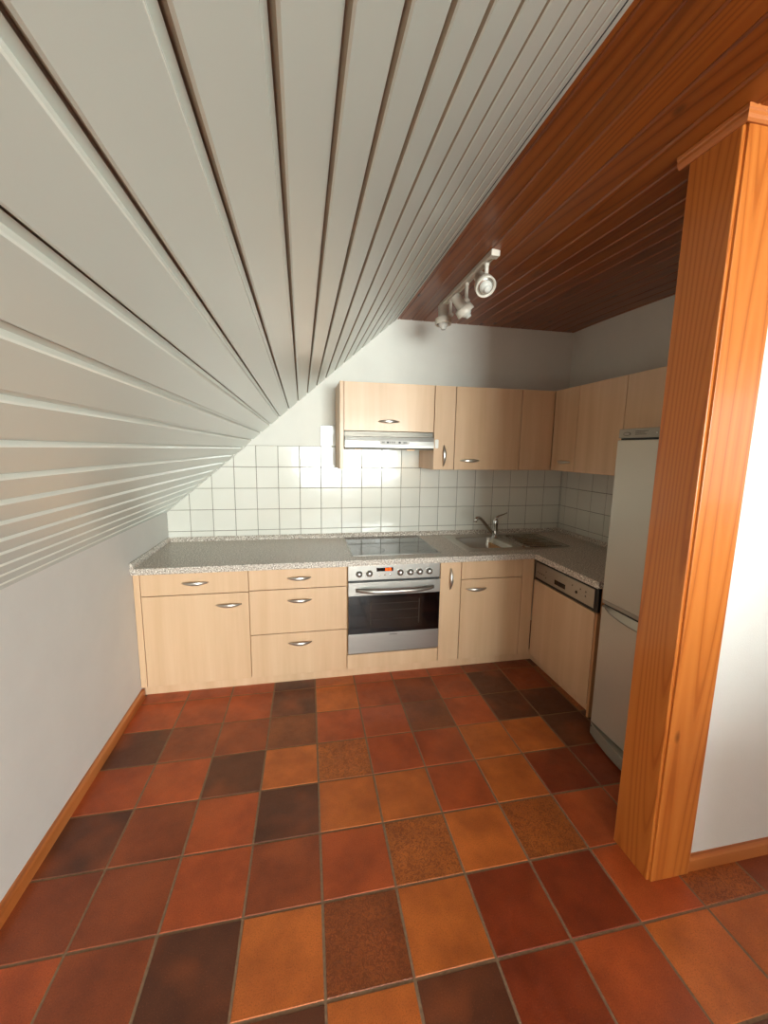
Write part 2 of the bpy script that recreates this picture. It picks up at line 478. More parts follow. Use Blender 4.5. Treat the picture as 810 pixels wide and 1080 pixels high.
# ------------------------------------------------------------------ skirtings
def skirting(name, pts_fn, m, L0, L1):
    b = Boards(); pf = [(0, 0), (.016, 0), (.016, .044), (.012, .052), (.004, .056), (0, .056)]
    va = [b.bm.verts.new(pts_fn(L0, d, z)) for d, z in pf]; vb = [b.bm.verts.new(pts_fn(L1, d, z)) for d, z in pf]
    b.bm.faces.new(va); b.bm.faces.new(vb[::-1]); bridge(b.bm, va, vb, False)
    b.mark(0, (1, 1, 1, 1), (.3, .6, .2, 1)); o = struct(name, b.bm, m); b.done(o)
skirting('baseboard_left', lambda l, d, z: (d, l, z), PINEY, -.640, YR)
skirting('baseboard_partition', lambda l, d, z: (l, -2.052-d, z), PINEX, 2.2235, XR)

# ------------------------------------------------------------------ tiled splashback
def clip(poly, n, k):
    """keep n.p <= k"""
    out = []
    for i in range(len(poly)):
        a, b = poly[i], poly[(i+1) % len(poly)]
        da, db = n[0]*a[0]+n[1]*a[1]-k, n[0]*b[0]+n[1]*b[1]-k
        if da <= 0: out.append(a)
        if (da < 0 < db) or (db < 0 < da):
            t = da/(da-db); out.append((a[0]+(b[0]-a[0])*t, a[1]+(b[1]-a[1])*t))
    return out
def inset_poly(p, d):
    n = len(p); o = []
    for i in range(n):
        a, b, c = Vector(p[i-1]), Vector(p[i]), Vector(p[(i+1) % n])
        e1 = (b-a).normalized(); e2 = (c-b).normalized()
        n1 = Vector((-e1.y, e1.x)); n2 = Vector((-e2.y, e2.x)); m = (n1+n2)
        m = m/max(m.dot(n1), .35) if m.length > 1e-6 else n1
        o.append((b.x+m.x*d, b.y+m.y*d))
    return o
TW = .1518; TZ0 = .8546
def tile_wall(name, cols, rowsz, mp, thick=.006, clipper=None, skip=None):
    b = Boards(); rt = random.Random(21)
    for ci in range(len(cols)-1):
        for ri in range(len(rowsz)-1):
            if skip and skip(ci, ri): continue
            x0, x1, z0, z1 = cols[ci], cols[ci+1], rowsz[ri], rowsz[ri+1]
            poly = [(x0, z0), (x1, z0), (x1, z1), (x0, z1)]
            if clipper: poly = clipper(poly)
            if len(poly) < 3: continue
            area = abs(sum(poly[i-1][0]*poly[i][1]-poly[i][0]*poly[i-1][1] for i in range(len(poly))))/2
            if area < 1e-4: continue
            n0 = len(b.bm.faces)
            pb = inset_poly(poly, .0016); pt = inset_poly(poly, .0042)
            j = [rt.uniform(-.0004, .0004) for _ in pt]
            lo = [b.bm.verts.new(mp(p[0], p[1], .001)) for p in pb]
            mi = [b.bm.verts.new(mp(p[0], p[1], thick-.0012)) for p in pb]
            hi = [b.bm.verts.new(mp(p[0], p[1], thick+jj)) for p, jj in zip(pt, j)]
            b.bm.faces.new(hi); bridge(b.bm, lo, mi, False); bridge(b.bm, mi, hi, False)
            v = rt.uniform(.955, 1.0); b.mark(n0, (v, v, v*rt.uniform(.985, 1), 1), (0, 0, 0, 1))
            # grout bed under the tile
            n0 = len(b.bm.faces)
            g = [b.bm.verts.new(mp(p[0], p[1], .0032)) for p in poly]
            f = b.bm.faces.new(g); f.material_index = 1; b.mark(n0, (1, 1, 1, 1), (0, 0, 0, 1))
    o = struct(name, b.bm, [TILE, GROUT]); b.done(o); return o
k_ = (CL-KZ)/SX
cols = [max(.002, .0015+TW*i) for i in range(21)]; cols[-1] = min(cols[-1], W-.002); cols = [c for c in cols if c < W-.01]+[W-.002]
rz = [.812, TZ0, TZ0+TW, TZ0+2*TW, TZ0+3*TW, TZ0+4*TW, TZ0+5*TW]
sk = lambda p: clip(p, (-k_, 1), KZ-.004)
tile_wall('trim_3', cols, rz, lambda u, w, d: (u, -d, w), clipper=sk,
          skip=lambda c, r: (r == 5 and not (6 < c < 12)) )
cy = [.008+TW*.42]+[.008+TW*.42+TW*i for i in range(1, 9)]; cy = [.0085]+cy
tile_wall('trim_4', cy, rz[:5], lambda u, w, d: (W-d, -u, w))

# ------------------------------------------------------------------ worktop (L shaped, cut out for the sink bowl)
SBX0, SBX1, SBY0, SBY1 = 2.055, 2.375, -.515, -.150
t = thing('worktop', 'L-shaped grey speckled kitchen worktop running along the back and right walls', 'worktop', (1.2, -.34, TT-.038))
xs = [.001, SBX0-.004, SBX1+.004, 2.418, W-.001]; ys = [-1.285, YF-.030, SBY0-.004, SBY1+.004, -.001]
bm = bmesh.new()
def kp(i, j):
    if j == 0: return i == 3
    return not (i == 1 and j == 2)
grid_solid(bm, xs, ys, kp, TT-.038, TT)
obj('slab', bm, WTOP, t, bevel=.004)
# upstands: triangular-topped strip
def strip(bm, p, q, n, hh=.030, dd=.020):
    p, q, n = Vector(p), Vector(q), Vector(n)
    pf = [(0, 0), (dd, 0), (dd, hh*.35), (dd*.35, hh), (0, hh)]
    a = [bm.verts.new(p + n*d + Vector((0, 0, z))) for d, z in pf]; b = [bm.verts.new(q + n*d + Vector((0, 0, z))) for d, z in pf]
    bm.faces.new(a); bm.faces.new(b[::-1]); bridge(bm, a, b, False)
bm = bmesh.new(); strip(bm, (.0015, YF-.029, TT), (.0015, -.001, TT), (1, 0, 0)); obj('upstand', bm, WTOP, t)
bm = bmesh.new(); strip(bm, (.002, -.0075, TT), (W-.002, -.0075, TT), (0, -1, 0)); obj('upstand', bm, WTOP, t)
bm = bmesh.new(); strip(bm, (W-.0075, -1.285, TT), (W-.0075, -.009, TT), (-1, 0, 0)); obj('upstand', bm, WTOP, t)

# ------------------------------------------------------------------ handles, cabinets
def handle_bm(c, along, out, L=.138, pro=.027, hh=.0108):
    """bow shaped crescent handle"""
    bm = bmesh.new(); c, al, ou = Vector(c), Vector(along), Vector(out)
    side = al.cross(ou).normalized()
    pts, rd = [], []
    n = 18
    for i in range(n+1):
        u = -1+2*i/n
        pts.append(c + al*(u*L/2) + ou*(pro*(1-abs(u)**2.2)-.001))
        w = hh*(1-.62*abs(u)**2)
        rd.append((w, .0042))
    loft(bm, pts, rd, 12, up=side)
    return bm
def front(name, parent, x0, x1, z0, z1, y=YF, th=.018, handle=None, vertical=False, g=.0021, m=MAPLE):
    bm = bmesh.new(); box(bm, x0+g, x1-g, y, y+th, z0+g, z1-g)
    o = obj(name, bm, m, parent, bevel=.0014)
    if handle: obj('handle', handle_bm((handle[0], y, handle[1]), (0, 0, 1) if vertical else (1, 0, 0), (0, -1, 0)), HANDLE, o)
    return o
def carcass(parent, x0, x1, y0, y1, z0, z1, open_front='-y', th=.016, m=MAPLE_EDGE):
    bm = bmesh.new()
    if open_front == '-y':
        box(bm, x0+.0005, x0+th, y0, y1, z0, z1); box(bm, x1-th, x1-.0005, y0, y1, z0, z1)
        box(bm, x0+th, x1-th, y0, y1, z0, z0+th); box(bm, x0+th, x1-th, y0, y1, z1-th, z1); box(bm, x0+th, x1-th, y1-.005, y1, z0+th, z1-th)
    else:
        box(bm, x0, x1, y0+.0005, y0+th, z0, z1); box(bm, x0, x1, y1-th, y1-.0005, z0, z1)
        box(bm, x0, x1, y0+th, y1-th, z0, z0+th); box(bm, x0, x1, y0+th, y1-th, z1-th, z1); box(bm, x1-.005, x1, y0+th, y1-th, z0+th, z1-th)
    return obj('carcass', bm, m, parent)
YB = -.012; ZC0 = ZP+.004; CT = TT-.040
X0, X1, X2, X3, X4, X5, X6 = .003, .037, .613, 1.187, 1.782, 1.925, 2.357
def base(name, label, x0, x1):
    t = thing(name, label, 'cabinet', ((x0+x1)/2, (YF+YB)/2, ZC0)); return t
t = base('base_cabinet', 'wide light maple base cabinet against the left wall, one drawer above one door', X1, X2)
carcass(t, X1, X2, YF+.019, YB, ZC0, CT)
front('drawer', t, X1, X2, .613, ZT, handle=(.323, .682)); front('door', t, X1, X2, ZP, .613, handle=(.500, .542))
bm = bmesh.new(); box(bm, X0, X1-.0015, YF+.001, YF+.019, ZP, ZT); obj('filler_panel', bm, MAPLE, t, bevel=.001)
t = base('drawer_cabinet', 'light maple base cabinet with three drawers, left of the oven', X2, X3)
carcass(t, X2, X3, YF+.019, YB, ZC0, CT)
front('drawer', t, X2, X3, .617, ZT, handle=(.902, .684)); front('drawer', t, X2, X3, .341, .617, handle=(.902, .546)); front('drawer', t, X2, X3, ZP, .341, handle=(.902, .276))
t = base('oven_housing', 'maple oven housing with a low blank panel beneath the steel oven', X3, X4)
carcass(t, X3, X4, YF+.019, YB, ZC0, CT-.001)
front('panel', t, X3, X4, ZP, .168)
t = base('narrow_cabinet', 'very narrow maple base cabinet with a vertical handle, right of the oven', X4, X5)
carcass(t, X4, X5, YF+.019, YB, ZC0, CT)
front('door', t, X4, X5, ZP, ZT, handle=(1.853, .630), vertical=True)
t = base('sink_cabinet', 'maple base cabinet beneath the sink with a handled door and plain top panel', X5, X6)
bm = bmesh.new()
for a in ((X5+.0005, X5+.016, YF+.019, YB, ZC0, CT), (X6-.016, X6-.0005, YF+.019, YB, ZC0, CT), (X5+.016, X6-.016, YF+.019, YB, ZC0, ZC0+.016)): box(bm, *a)
obj('carcass', bm, MAPLE_EDGE, t)
front('top_panel', t, X5, X6, .622, ZT); front('door', t, X5, X6, ZP, .622, handle=(2.032, .556))
bm = bmesh.new(); box(bm, X6+.0015, 2.443, YF+.002, YF+.019, ZP, ZT); obj('filler_panel', bm, MAPLE, t, bevel=.001)
# plinth, one continuous board round the corner
bm = bmesh.new()
xs = [.003, 2.487, 2.503]; ys = [-1.245, YF+.045, YF+.061]
grid_solid(bm, xs, ys, lambda i, j: (j == 1) or (i == 1), 0.0, ZP-.003)
o = obj('plinth', bm, PLINTH, None, (1.25, YF+.05, 0), bevel=.001)
o['label'] = 'low pale maple plinth board running under all the base units'; o['category'] = 'plinth'

# ------------------------------------------------------------------ dishwasher (faces -X)
DX = 2.444; DY0, DY1 = -1.262, -.664
t = thing('dishwasher', 'built-in dishwasher with steel control strip and maple front, beside the fridge', 'dishwasher', (2.74, -.96, ZC0))
bm = bmesh.new(); box(bm, DX+.022, W-.03, DY0+.02, -.672, ZC0, CT-.002); obj('body', bm, simple('dishwasher_casing', (60, 58, 56), .5), t, bevel=.003)
bm = bmesh.new(); box(bm, DX+.004, DX+.022, DY0+.004, DY1, .604, ZT-.002); obj('surround', bm, BLACKP, t, bevel=.002)
bm = bmesh.new(); box(bm, DX-.002, DX+.004, -1.232, -.672, .622, .726); cp = obj('control_panel', bm, STEELY, t, bevel=.0015)
bm = bmesh.new(); box(bm, DX-.0034, DX-.0018, -.987, -.883, .642, .670); obj('display', bm, BLACKG, cp)
def disc(c, d, r, h, n=16):
    bm = bmesh.new(); lathe(bm, c, d, [(0, 0), (0, r), (h*.8, r), (h, r*.85), (h, 0)], n); return bm
obj('button', disc((DX-.0018, -1.088, .662), (-1, 0, 0), .0085, .003), BLACKP, cp)
for y, z in ((-.700, .664), (-.722, .662), (-.745, .661), (-.768, .662), (-.79, .690), (-.79, .650), (-1.05, .69), (-1.12, .69), (-1.165, .665), (-1.165, .69)):
    obj('button', disc((DX-.0018, y, z), (-1, 0, 0), .0042, .002, 10), simple('grey_button', (90, 84, 78), .4), cp)
bm = bmesh.new(); box(bm, DX, DX+.018, -1.2435, -.660, ZP+.002, .601); obj('front_panel', bm, MAPLE, t, bevel=.0014)
bm = bmesh.new(); box(bm, DX+.004, W-.02, -1.262, -1.246, .002, .600); box(bm, DX+.024, W-.02, -1.262, -1.246, .600, CT-.002); obj('end_panel', bm, simple('maple_end_panel', (186, 136, 92), .5), t)

# ------------------------------------------------------------------ oven
t = thing('oven', 'built-in stainless steel oven with black glass door under the hob', 'oven', (1.483, -.36, .175))
OX0, OX1 = 1.192, 1.777
bm = bmesh.new(); box(bm, OX0+.02, OX1-.02, YF+.002, -.06, .172+.015, CT-.022); obj('body', bm, BLACKP, t)
bm = bmesh.new(); box(bm, OX0, OX1, YF-.008, YF+.002, .650, ZT-.002); cp = obj('control_panel', bm, STEEL, t, bevel=.002)
# trim lines and black reveal
bm = bmesh.new(); box(bm, OX0+.002, OX1-.002, YF-.002, YF+.002, .176, .650); obj('surround', bm, BLACKP, t)
for i, (kx, kz) in enumerate(((1.260, .692), (1.323, .693), (1.518, .692), (1.582, .692), (1.643, .692), (1.706, .692))):
    bm = bmesh.new(); lathe(bm, (kx, YF-.0075, kz), (0, -1, 0), [(0, 0), (0, .0205), (.004, .0205), (.006, .0175), (.020, .0155), (.023, .0135), (.023, 0)], 24)
    kn = obj('knob', bm, STEEL, cp)
bm = bmesh.new(); box(bm, 1.368, 1.472, YF-.0095, YF-.0078, .704, .727); dp = obj('display', bm, BLACKG, cp)
# clock digits (seven segment bars, glowing amber)
EM = Mat('amber_display_glow', (255, 110, 20), .5); EM.b.inputs['Emission Color'].default_value = lin(255, 96, 10); EM.b.inputs['Emission Strength'].default_value = 2.2
bm = bmesh.new()
SEG = {'a': (0, 2, 1, 2), 'b': (1, 1, 1, 2), 'c': (1, 0, 1, 1), 'd': (0, 0, 1, 0), 'e': (0, 0, 0, 1), 'f': (0, 1, 0, 2), 'g': (0, 1, 1, 1)}
DIG = {'1': 'bc', '0': 'abcdef', '5': 'acdfg', '8': 'abcdefg'}
def digit(bm, ch, x, z, w, h, y, t=.0012):
    for s in DIG[ch]:
        a, b, c, d = SEG[s]; box(bm, x+a*w-t/2, x+c*w+t/2, y-.0006, y, z+b*h/2-t/2, z+d*h/2+t/2)
for i, ch in enumerate('1805'): digit(bm, ch, 1.418+i*.0105+(.003 if i > 1 else 0), .7085, .0065, .0135, YF-.0095, .0018)
obj('clock_digits', bm, EM.m, dp)
for bx in (1.385, 1.420, 1.455):
    obj('button', disc((bx, YF-.0078, .681), (0, -1, 0), .0045, .0025, 12), CHROME, cp)
# door
bm = bmesh.new(); box(bm, OX0, OX1, YF-.020, YF-.002, .556, .640); dr = obj('door', bm, STEEL, t, bevel=.002)
bm = bmesh.new(); box(bm, OX0+.001, OX1-.001, YF-.018, YF-.002, .309, .556); obj('glass', bm, BLACKG, dr, bevel=.001)
bm = bmesh.new()
box(bm, 1.305, 1.664, YF-.0186, YF-.018, .338, .535); win = obj('window', bm, DARKW, dr)
bm = bmesh.new()
for z in (.395, .455, .500): box(bm, 1.318, 1.650, YF-.0192, YF-.0186, z, z+.0016)
box(bm, 1.33, 1.335, YF-.0192, YF-.0186, .36, .52); box(bm, 1.64, 1.645, YF-.0192, YF-.0186, .36, .52)
obj('rack', bm, simple('oven_rack_wire', (66, 54, 44), .35, .6), dr)
bm = bmesh.new(); box(bm, OX0, OX1, YF-.019, YF-.002, .180, .307); lp = obj('lower_panel', bm, STEEL, dr, bevel=.002)
bm = bmesh.new(); x = 1.452
for w in (.005, .006, .003, .006, .005, .004, .006, .005): box(bm, x, x+w, YF-.0196, YF-.019, .2925, .2975); x += w+.0016
obj('maker_mark', bm, simple('grey_print', (70, 66, 62), .5), lp)
bm = bmesh.new(); pts = []; rd = []
for i in range(25):
    u = -1+2*i/24; pts.append((1.487+u*.245, YF-.020-.048*(1-abs(u)**3.5), .593-.003*(1-u*u))); rd.append((.0125, .007))
loft(bm, pts, rd, 14, up=(0, 0, 1)); obj('handle', bm, STEEL, dr)

# ------------------------------------------------------------------ hob
t = thing('hob', 'black ceramic glass hob with steel rim set in the worktop above the oven', 'hob', (1.515, -.315, TT))
HX0, HX1, HY0, HY1 = 1.222, 1.806, -.592, -.040
bm = bmesh.new()
o1 = [bm.verts.new((*p, TT)) for p in rrect(HX0, HX1, HY0, HY1, .010)]; o2 = [bm.verts.new((*p, TT+.004)) for p in rrect(HX0+.001, HX1-.001, HY0+.001, HY1-.001, .009)]
o3 = [bm.verts.new((*p, TT+.0045)) for p in rrect(HX0+.010, HX1-.010, HY0+.010, HY1-.010, .004)]; o4 = [bm.verts.new((*p, TT+.001)) for p in rrect(HX0+.010, HX1-.010, HY0+.010, HY1-.010, .004)]
bridge(bm, o1, o2); bridge(bm, o2, o3); bridge(bm, o3, o4); bm.faces.new(o1)
obj('rim', bm, STEEL, t)
bm = bmesh.new(); box(bm, HX0+.0102, HX1-.0102, HY0+.0102, HY1-.0102, TT+.001, TT+.0047); gl = obj('glass', bm, CERAM, t)
for cx_, cy_, r in ((1.365, -.46, .09), (1.655, -.455, .072), (1.37, -.18, .072), (1.65, -.18, .09)):
    bm = bmesh.new(); lathe(bm, (cx_, cy_, TT+.0046), (0, 0, 1), [(0, r-.0018), (.0003, r-.0016), (.0003, r), (0, r+.0002)], 48); obj('cooking_zone', bm, simple('zone_print', (84, 84, 82), .3), gl)

# ------------------------------------------------------------------ sink
t = thing('sink', 'stainless steel inset sink with ribbed drainer in the worktop corner', 'sink', (2.40, -.32, TT))
SX0, SX1, SY0, SY1 = 1.995, 2.800, -.575, -.080
bm = bmesh.new()
zt = TT+.0035
Lb = rrect(SBX0, SBX1, SBY0, SBY1, .055, 6)
O0 = [bm.verts.new((*p, TT+.0002)) for p in rrect(SX0, SX1, SY0, SY1, .02, 6)]
O1 = [bm.verts.new((*p, zt)) for p in rrect(SX0+.004, SX1-.004, SY0+.004, SY1-.004, .018, 6)]
B0 = [bm.verts.new((*p, zt)) for p in Lb]
bridge(bm, O0, O1); bridge(bm, O1, B0, False)
B1 = [bm.verts.new((*p, zt-.012)) for p in rrect(SBX0+.006, SBX1-.006, SBY0+.006, SBY1-.006, .05, 6)]
B2 = [bm.verts.new((*p, zt-.130)) for p in rrect(SBX0+.014, SBX1-.014, SBY0+.014, SBY1-.014, .05, 6)]
B3 = [bm.verts.new((*p, zt-.150)) for p in rrect(SBX0+.04, SBX1-.04, SBY0+.04, SBY1-.04, .035, 6)]
bridge(bm, B0, B1); bridge(bm, B1, B2); bridge(bm, B2, B3); bm.faces.new(B3)
obj('bowl', bm, SINKST, t)
bm = bmesh.new()
for i in range(9):
    y = -.165-.043*i
    loft(bm, [(2.47, y, zt-.0005), (2.49, y, zt+.0012), (2.72, y, zt+.0012), (2.745, y, zt-.0005)], [(.004, .001), (.0085, .007), (.0085, .007), (.004, .001)], 10, up=(0, 1, 0))
o = obj('drainer_ribs', bm, DRAINST, t)
bm = bmesh.new()   # raised drainer border
A0 = [bm.verts.new((*p, zt)) for p in rrect(2.415, 2.785, -.555, -.105, .03, 6)]; A1 = [bm.verts.new((*p, zt+.003)) for p in rrect(2.419, 2.781, -.551, -.109, .028, 6)]
A2 = [bm.verts.new((*p, zt+.003)) for p in rrect(2.424, 2.776, -.546, -.114, .025, 6)]; A3 = [bm.verts.new((*p, zt)) for p in rrect(2.428, 2.772, -.542, -.118, .022, 6)]
bridge(bm, A0, A1); bridge(bm, A1, A2); bridge(bm, A2, A3); obj('drainer_edge', bm, DRAINST, t)
bm = bmesh.new(); f_ = [bm.verts.new((*p, zt+.0006)) for p in rrect(2.430, 2.770, -.540, -.120, .02, 6)]; g_ = [bm.verts.new((v.co.x, v.co.y, zt-.0005)) for v in f_]; bm.faces.new(f_); bridge(bm, g_, f_); obj('drainer', bm, DRAINST, t)
bm = bmesh.new(); lathe(bm, (2.215, -.33, zt-.1495), (0, 0, 1), [(0, .040), (.002, .038), (.001, .028), (-.004, .024), (-.004, 0)], 24); obj('drain', bm, CHROME, t)
bm = bmesh.new(); lathe(bm, (2.438, -.505, zt), (0, 0, 1), [(0, .022), (.004, .020), (.006, .012), (.010, .010), (.010, 0)], 20); obj('overflow_knob', bm, CHROME, t)

# ------------------------------------------------------------------ faucet
FX, FY = 2.388, -.112
FX, FY = 2.370, -.205
t = thing('kitchen_faucet', 'chrome single-lever mixer tap standing behind the sink bowl', 'faucet', (FX, FY, TT+.0037))
bm = bmesh.new(); lathe(bm, (FX, FY, TT+.0037), (0, 0, 1), [(0, 0), (0, .027), (.006, .026), (.010, .021), (.06, .0195), (.105, .0195), (.112, .021), (.135, .020), (.146, .012), (.148, 0)], 28); obj('body', bm, CHROME, t)
bm = bmesh.new()
P = [(FX-.010, FY-.006, TT+.030), (FX-.05, FY-.030, TT+.066), (FX-.105, FY-.063, TT+.117), (FX-.155, FY-.093, TT+.163), (FX-.185, FY-.111, TT+.182), (FX-.208, FY-.125, TT+.183), (FX-.222, FY-.133, TT+.172), (FX-.226, FY-.136, TT+.154)]
loft(bm, P, [.0135, .0135, .0125, .0115, .0115, .012, .0125, .0125], 16); obj('spout', bm, CHROME, t)
bm = bmesh.new(); loft(bm, [(FX, FY, TT+.142), (FX+.006, FY+.004, TT+.160), (FX+.028, FY+.0, TT+.176), (FX+.058, FY-.006, TT+.186), (FX+.086, FY-.012, TT+.198)], [(.016, .012), (.013, .009), (.010, .0055), (.010, .004), (.0075, .0032)], 14, up=(0, 1, 0)); obj('lever', bm, CHROME, t)

# ------------------------------------------------------------------ wall cabinets
UF = -.357; ZB, ZU = 1.313, 1.8745
def wcab(name, label, x0, x1, y0=UF, y1=-.0005): return thing(name, label, 'cabinet', ((x0+x1)/2, (y0+y1)/2, ZB))
YW = -.0085
t = thing('hood_cabinet', 'maple wall cabinet above the extractor hood, with a long side panel on its left', 'cabinet', (1.5, -.18, 1.565))
H0, H1 = 1.198, 1.807
carcass(t, H0+.001, H1-.001, UF+.019, YW, 1.566, ZU)
front('door', t, H0, H1, 1.563, ZU, y=UF, handle=(1.496, 1.628))
bm = bmesh.new(); box(bm, 1.172, 1.1975, UF+.002, YW, ZB, ZU); obj('side_panel', bm, MAPLE, t, bevel=.001)
t = wcab('narrow_wall_cabinet', 'very narrow maple wall cabinet with vertical handle, right of the extractor hood', H1, 1.958)
carcass(t, H1+.001, 1.957, UF+.019, YW, ZB, ZU, m=MAPLE)
d = front('door', t, H1+.001, 1.958, ZB, ZU, y=UF, handle=(1.882, 1.410), vertical=True)
bm = bmesh.new(); bb = [bm.verts.new((p[0], UF+.0002, p[1])) for p in rrect(1.816, 1.842, 1.458, 1.518, .008)]; b2 = [bm.verts.new((p[0], UF-.0035, p[1])) for p in rrect(1.817, 1.841, 1.459, 1.517, .008)]
bm.faces.new(bb); bm.faces.new(b2[::-1]); bridge(bm, bb, b2, False)
k = obj('bumper_plate', bm, simple('white_plastic', (232, 228, 220), .4), d); k['label'] = 'small white plastic plate beside the hood'
t = wcab('wall_cabinet', 'maple wall cabinet with one wide door over the sink, on the back wall', 1.958, 2.446)
carcass(t, 1.959, 2.445, UF+.019, YW, ZB, ZU, m=MAPLE)
front('door', t, 1.958, 2.446, ZB, ZU, y=UF, handle=(2.074, 1.377))
t = wcab('corner_wall_cabinet', 'maple corner wall cabinet with a plain handleless panel, in the back right corner', 2.446, 3.03)
carcass(t, 2.447, W-.012, UF+.019, YW, ZB, ZU, m=MAPLE)
front('panel', t, 2.446, 2.6995, ZB, ZU, y=UF)
UX = 2.6995
def frontx(name, parent, y0, y1, z0, z1, x=UX, th=.018, handle=None, g=.0021):
    bm = bmesh.new(); box(bm, x, x+th, y0+g, y1-g, z0+g, z1-g)
    o = obj(name, bm, MAPLE, parent, bevel=.0014)
    if handle: obj('handle', handle_bm((x, handle[0], handle[1]), (0, 1, 0), (-1, 0, 0)), HANDLE, o)
    return o
XW = W-.0085
t = thing('wall_cabinet', 'small maple wall cabinet on the right wall, first from the corner, with handle', 'cabinet', (2.87, -.49, ZB))
carcass(t, UX+.019, XW, -.617, UF-.001, ZB, ZU, 'x', m=MAPLE); frontx('door', t, -.618, UF-.002, ZB, ZU, handle=(-.508, 1.378))
t = thing('wall_cabinet', 'maple wall cabinet on the right wall next to the fridge, wide door without visible handle', 'cabinet', (2.87, -.82, ZB))
carcass(t, UX+.019, XW, -1.0215, -.6185, ZB, ZU, 'x', m=MAPLE); frontx('door', t, -1.022, -.618, ZB, ZU)
t = thing('wall_cabinet', 'short maple wall cabinet directly above the silver fridge', 'cabinet', (2.87, -1.4, 1.575))
carcass(t, UX+.019, XW, -1.60, -1.0225, 1.576, ZU, 'x', m=MAPLE); frontx('door', t, -1.60, -1.022, 1.573, ZU)

# ------------------------------------------------------------------ extractor hood
t = thing('extractor_hood', 'slim stainless steel extractor hood with lit lamps under the wall cabinet', 'extractor hood', (1.5, -.18, 1.45))
E0, E1 = 1.2015, 1.8035
bm = bmesh.new(); box(bm, E0, E1, UF+.006, YW, 1.470, 1.5615)
HB = obj('body', bm, steel_mat('hood_grey_metal', (92, 87, 80), .4), t, bevel=.001)
bm = bmesh.new()   # front fascia, a rolled steel drawer front
pf = [(UF+.008, 1.529), (UF-.012, 1.529), (UF-.016, 1.526), (UF-.022, 1.500), (UF-.026, 1.472), (UF-.025, 1.458), (UF-.018, 1.450), (UF+.0, 1.446), (UF+.05, 1.444), (UF+.05, 1.469), (UF+.008, 1.469)]
pa = [bm.verts.new((E0+.001, y, z)) for y, z in pf]; pb = [bm.verts.new((E1-.001, y, z)) for y, z in pf]
bm.faces.new(pa); bm.faces.new(pb[::-1]); bridge(bm, pa, pb, False)
fc = obj('fascia', bm, STEEL, t)
bm = bmesh.new(); box(bm, E0+.004, E1-.004, UF+.052, YW-.002, 1.447, 1.469); uf = obj('underside', bm, steel_mat('hood_filter_metal', (140, 134, 124), .35), t)
bm = bmesh.new()
for i in range(22):
    x = 1.43+i*.0065
    box(bm, x, x+.004, -.26, -.06, 1.4455, 1.447)
obj('filter_slats', bm, simple('filter_dark', (70, 66, 60), .5, .5), uf)
# control window on the fascia
def yfas(z): return UF-.022-(1.5-z)*.143 if z < 1.5 else UF-.016-(1.526-z)*.23
def plate(bm, x0, x1, z0, z1, d0, d1):
    vs = [bm.verts.new((x, yfas(z)-d, z)) for d in (d0, d1) for x, z in ((x0, z0), (x1, z0), (x1, z1), (x0, z1))]
    for q in ((0, 1, 2, 3), (7, 6, 5, 4), (0, 4, 5, 1), (1, 5, 6, 2), (2, 6, 7, 3), (3, 7, 4, 0)): bm.faces.new([vs[i] for i in q])
bm = bmesh.new(); plate(bm, 1.432, 1.632, 1.478, 1.506, -.001, .0012); cpn = obj('control_window', bm, simple('pale_grey_plastic', (196, 192, 186), .35), fc)
for x0, w in ((1.444, .020), (1.478, .014), (1.498, .008), (1.512, .008), (1.526, .008), (1.558, .014), (1.590, .026)):
    bm = bmesh.new(); plate(bm, x0, x0+w, 1.486, 1.498, .0010, .003); obj('switch', bm, simple('dark_switch' if w in (.014,) else 'grey_switch', (60, 56, 52) if w == .014 else (140, 136, 130), .4), cpn)
WARM = Mat('hood_lamp_glow', (255, 220, 170), .4); WARM.b.inputs['Emission Color'].default_value = lin(255, 190, 110); WARM.b.inputs['Emission Strength'].default_value = 3
for lx in (1.315, 1.69):
    bm = bmesh.new(); lathe(bm, (lx, -.20, 1.4465), (0, 0, -1), [(0, .030), (.003, .029), (.004, .022), (.0035, 0)], 20); obj('lamp', bm, WARM.m, uf)
    L = bpy.data.lights.new('hood_lamp_light', 'SPOT'); L.energy = .4; L.color = (1, .62, .28); L.spot_size = math.radians(125); L.spot_blend = .8; L.shadow_soft_size = .02
    lo = bpy.data.objects.new('hood_lamp_light', L); COL.objects.link(lo); lo.location = (lx, -.17, 1.438); lo.rotation_euler = (math.radians(24), 0, 0)

# ------------------------------------------------------------------ fridge (faces -X)
FX0, FY0, FY1 = 2.365, -1.918, -1.372
t = thing('fridge', 'tall silver two-door fridge freezer standing between dishwasher and wooden post', 'fridge', (2.7, -1.645, 0))
bm = bmesh.new(); box(bm, FX0+.055, W-.03, FY0+.004, FY1-.004, .012, 1.551); obj('body', bm, FRIDGE2, t, bevel=.004)
def slab_front(z0, z1, x=FX0, th=.052, r=.014, y0=FY0, y1=FY1, bulge=.0, mid=None):
    """door with rounded vertical edges and a slight outward bow"""
    bm = bmesh.new(); P = []
    n = 14
    P.append((x+th, y1)); 
    for k in range(7):
        a = PI/2*k/6; P.append((x+r-r*math.sin(a), y1-r+r*math.cos(a)))
    for k in range(1, n):
        u = k/n; P.append((x-bulge*4*u*(1-u), y1-r+(y0+r-y1+r)*u))
    for k in range(7):
        a = PI/2*k/6; P.append((x+r-r*math.cos(a), y0+r-r*math.sin(a)))
    P.append((x+th, y0))
    a = [bm.verts.new((p[0], p[1], z0)) for p in P]; b = [bm.verts.new((p[0], p[1], z1)) for p in P]
    bm.faces.new(a); bm.faces.new(b[::-1]); bridge(bm, a, b, False)
    return bm
tp = obj('control_panel', slab_front(1.512, 1.553, x=FX0+.004), FRIDGE2, t, bevel=.002)
bm = bmesh.new()
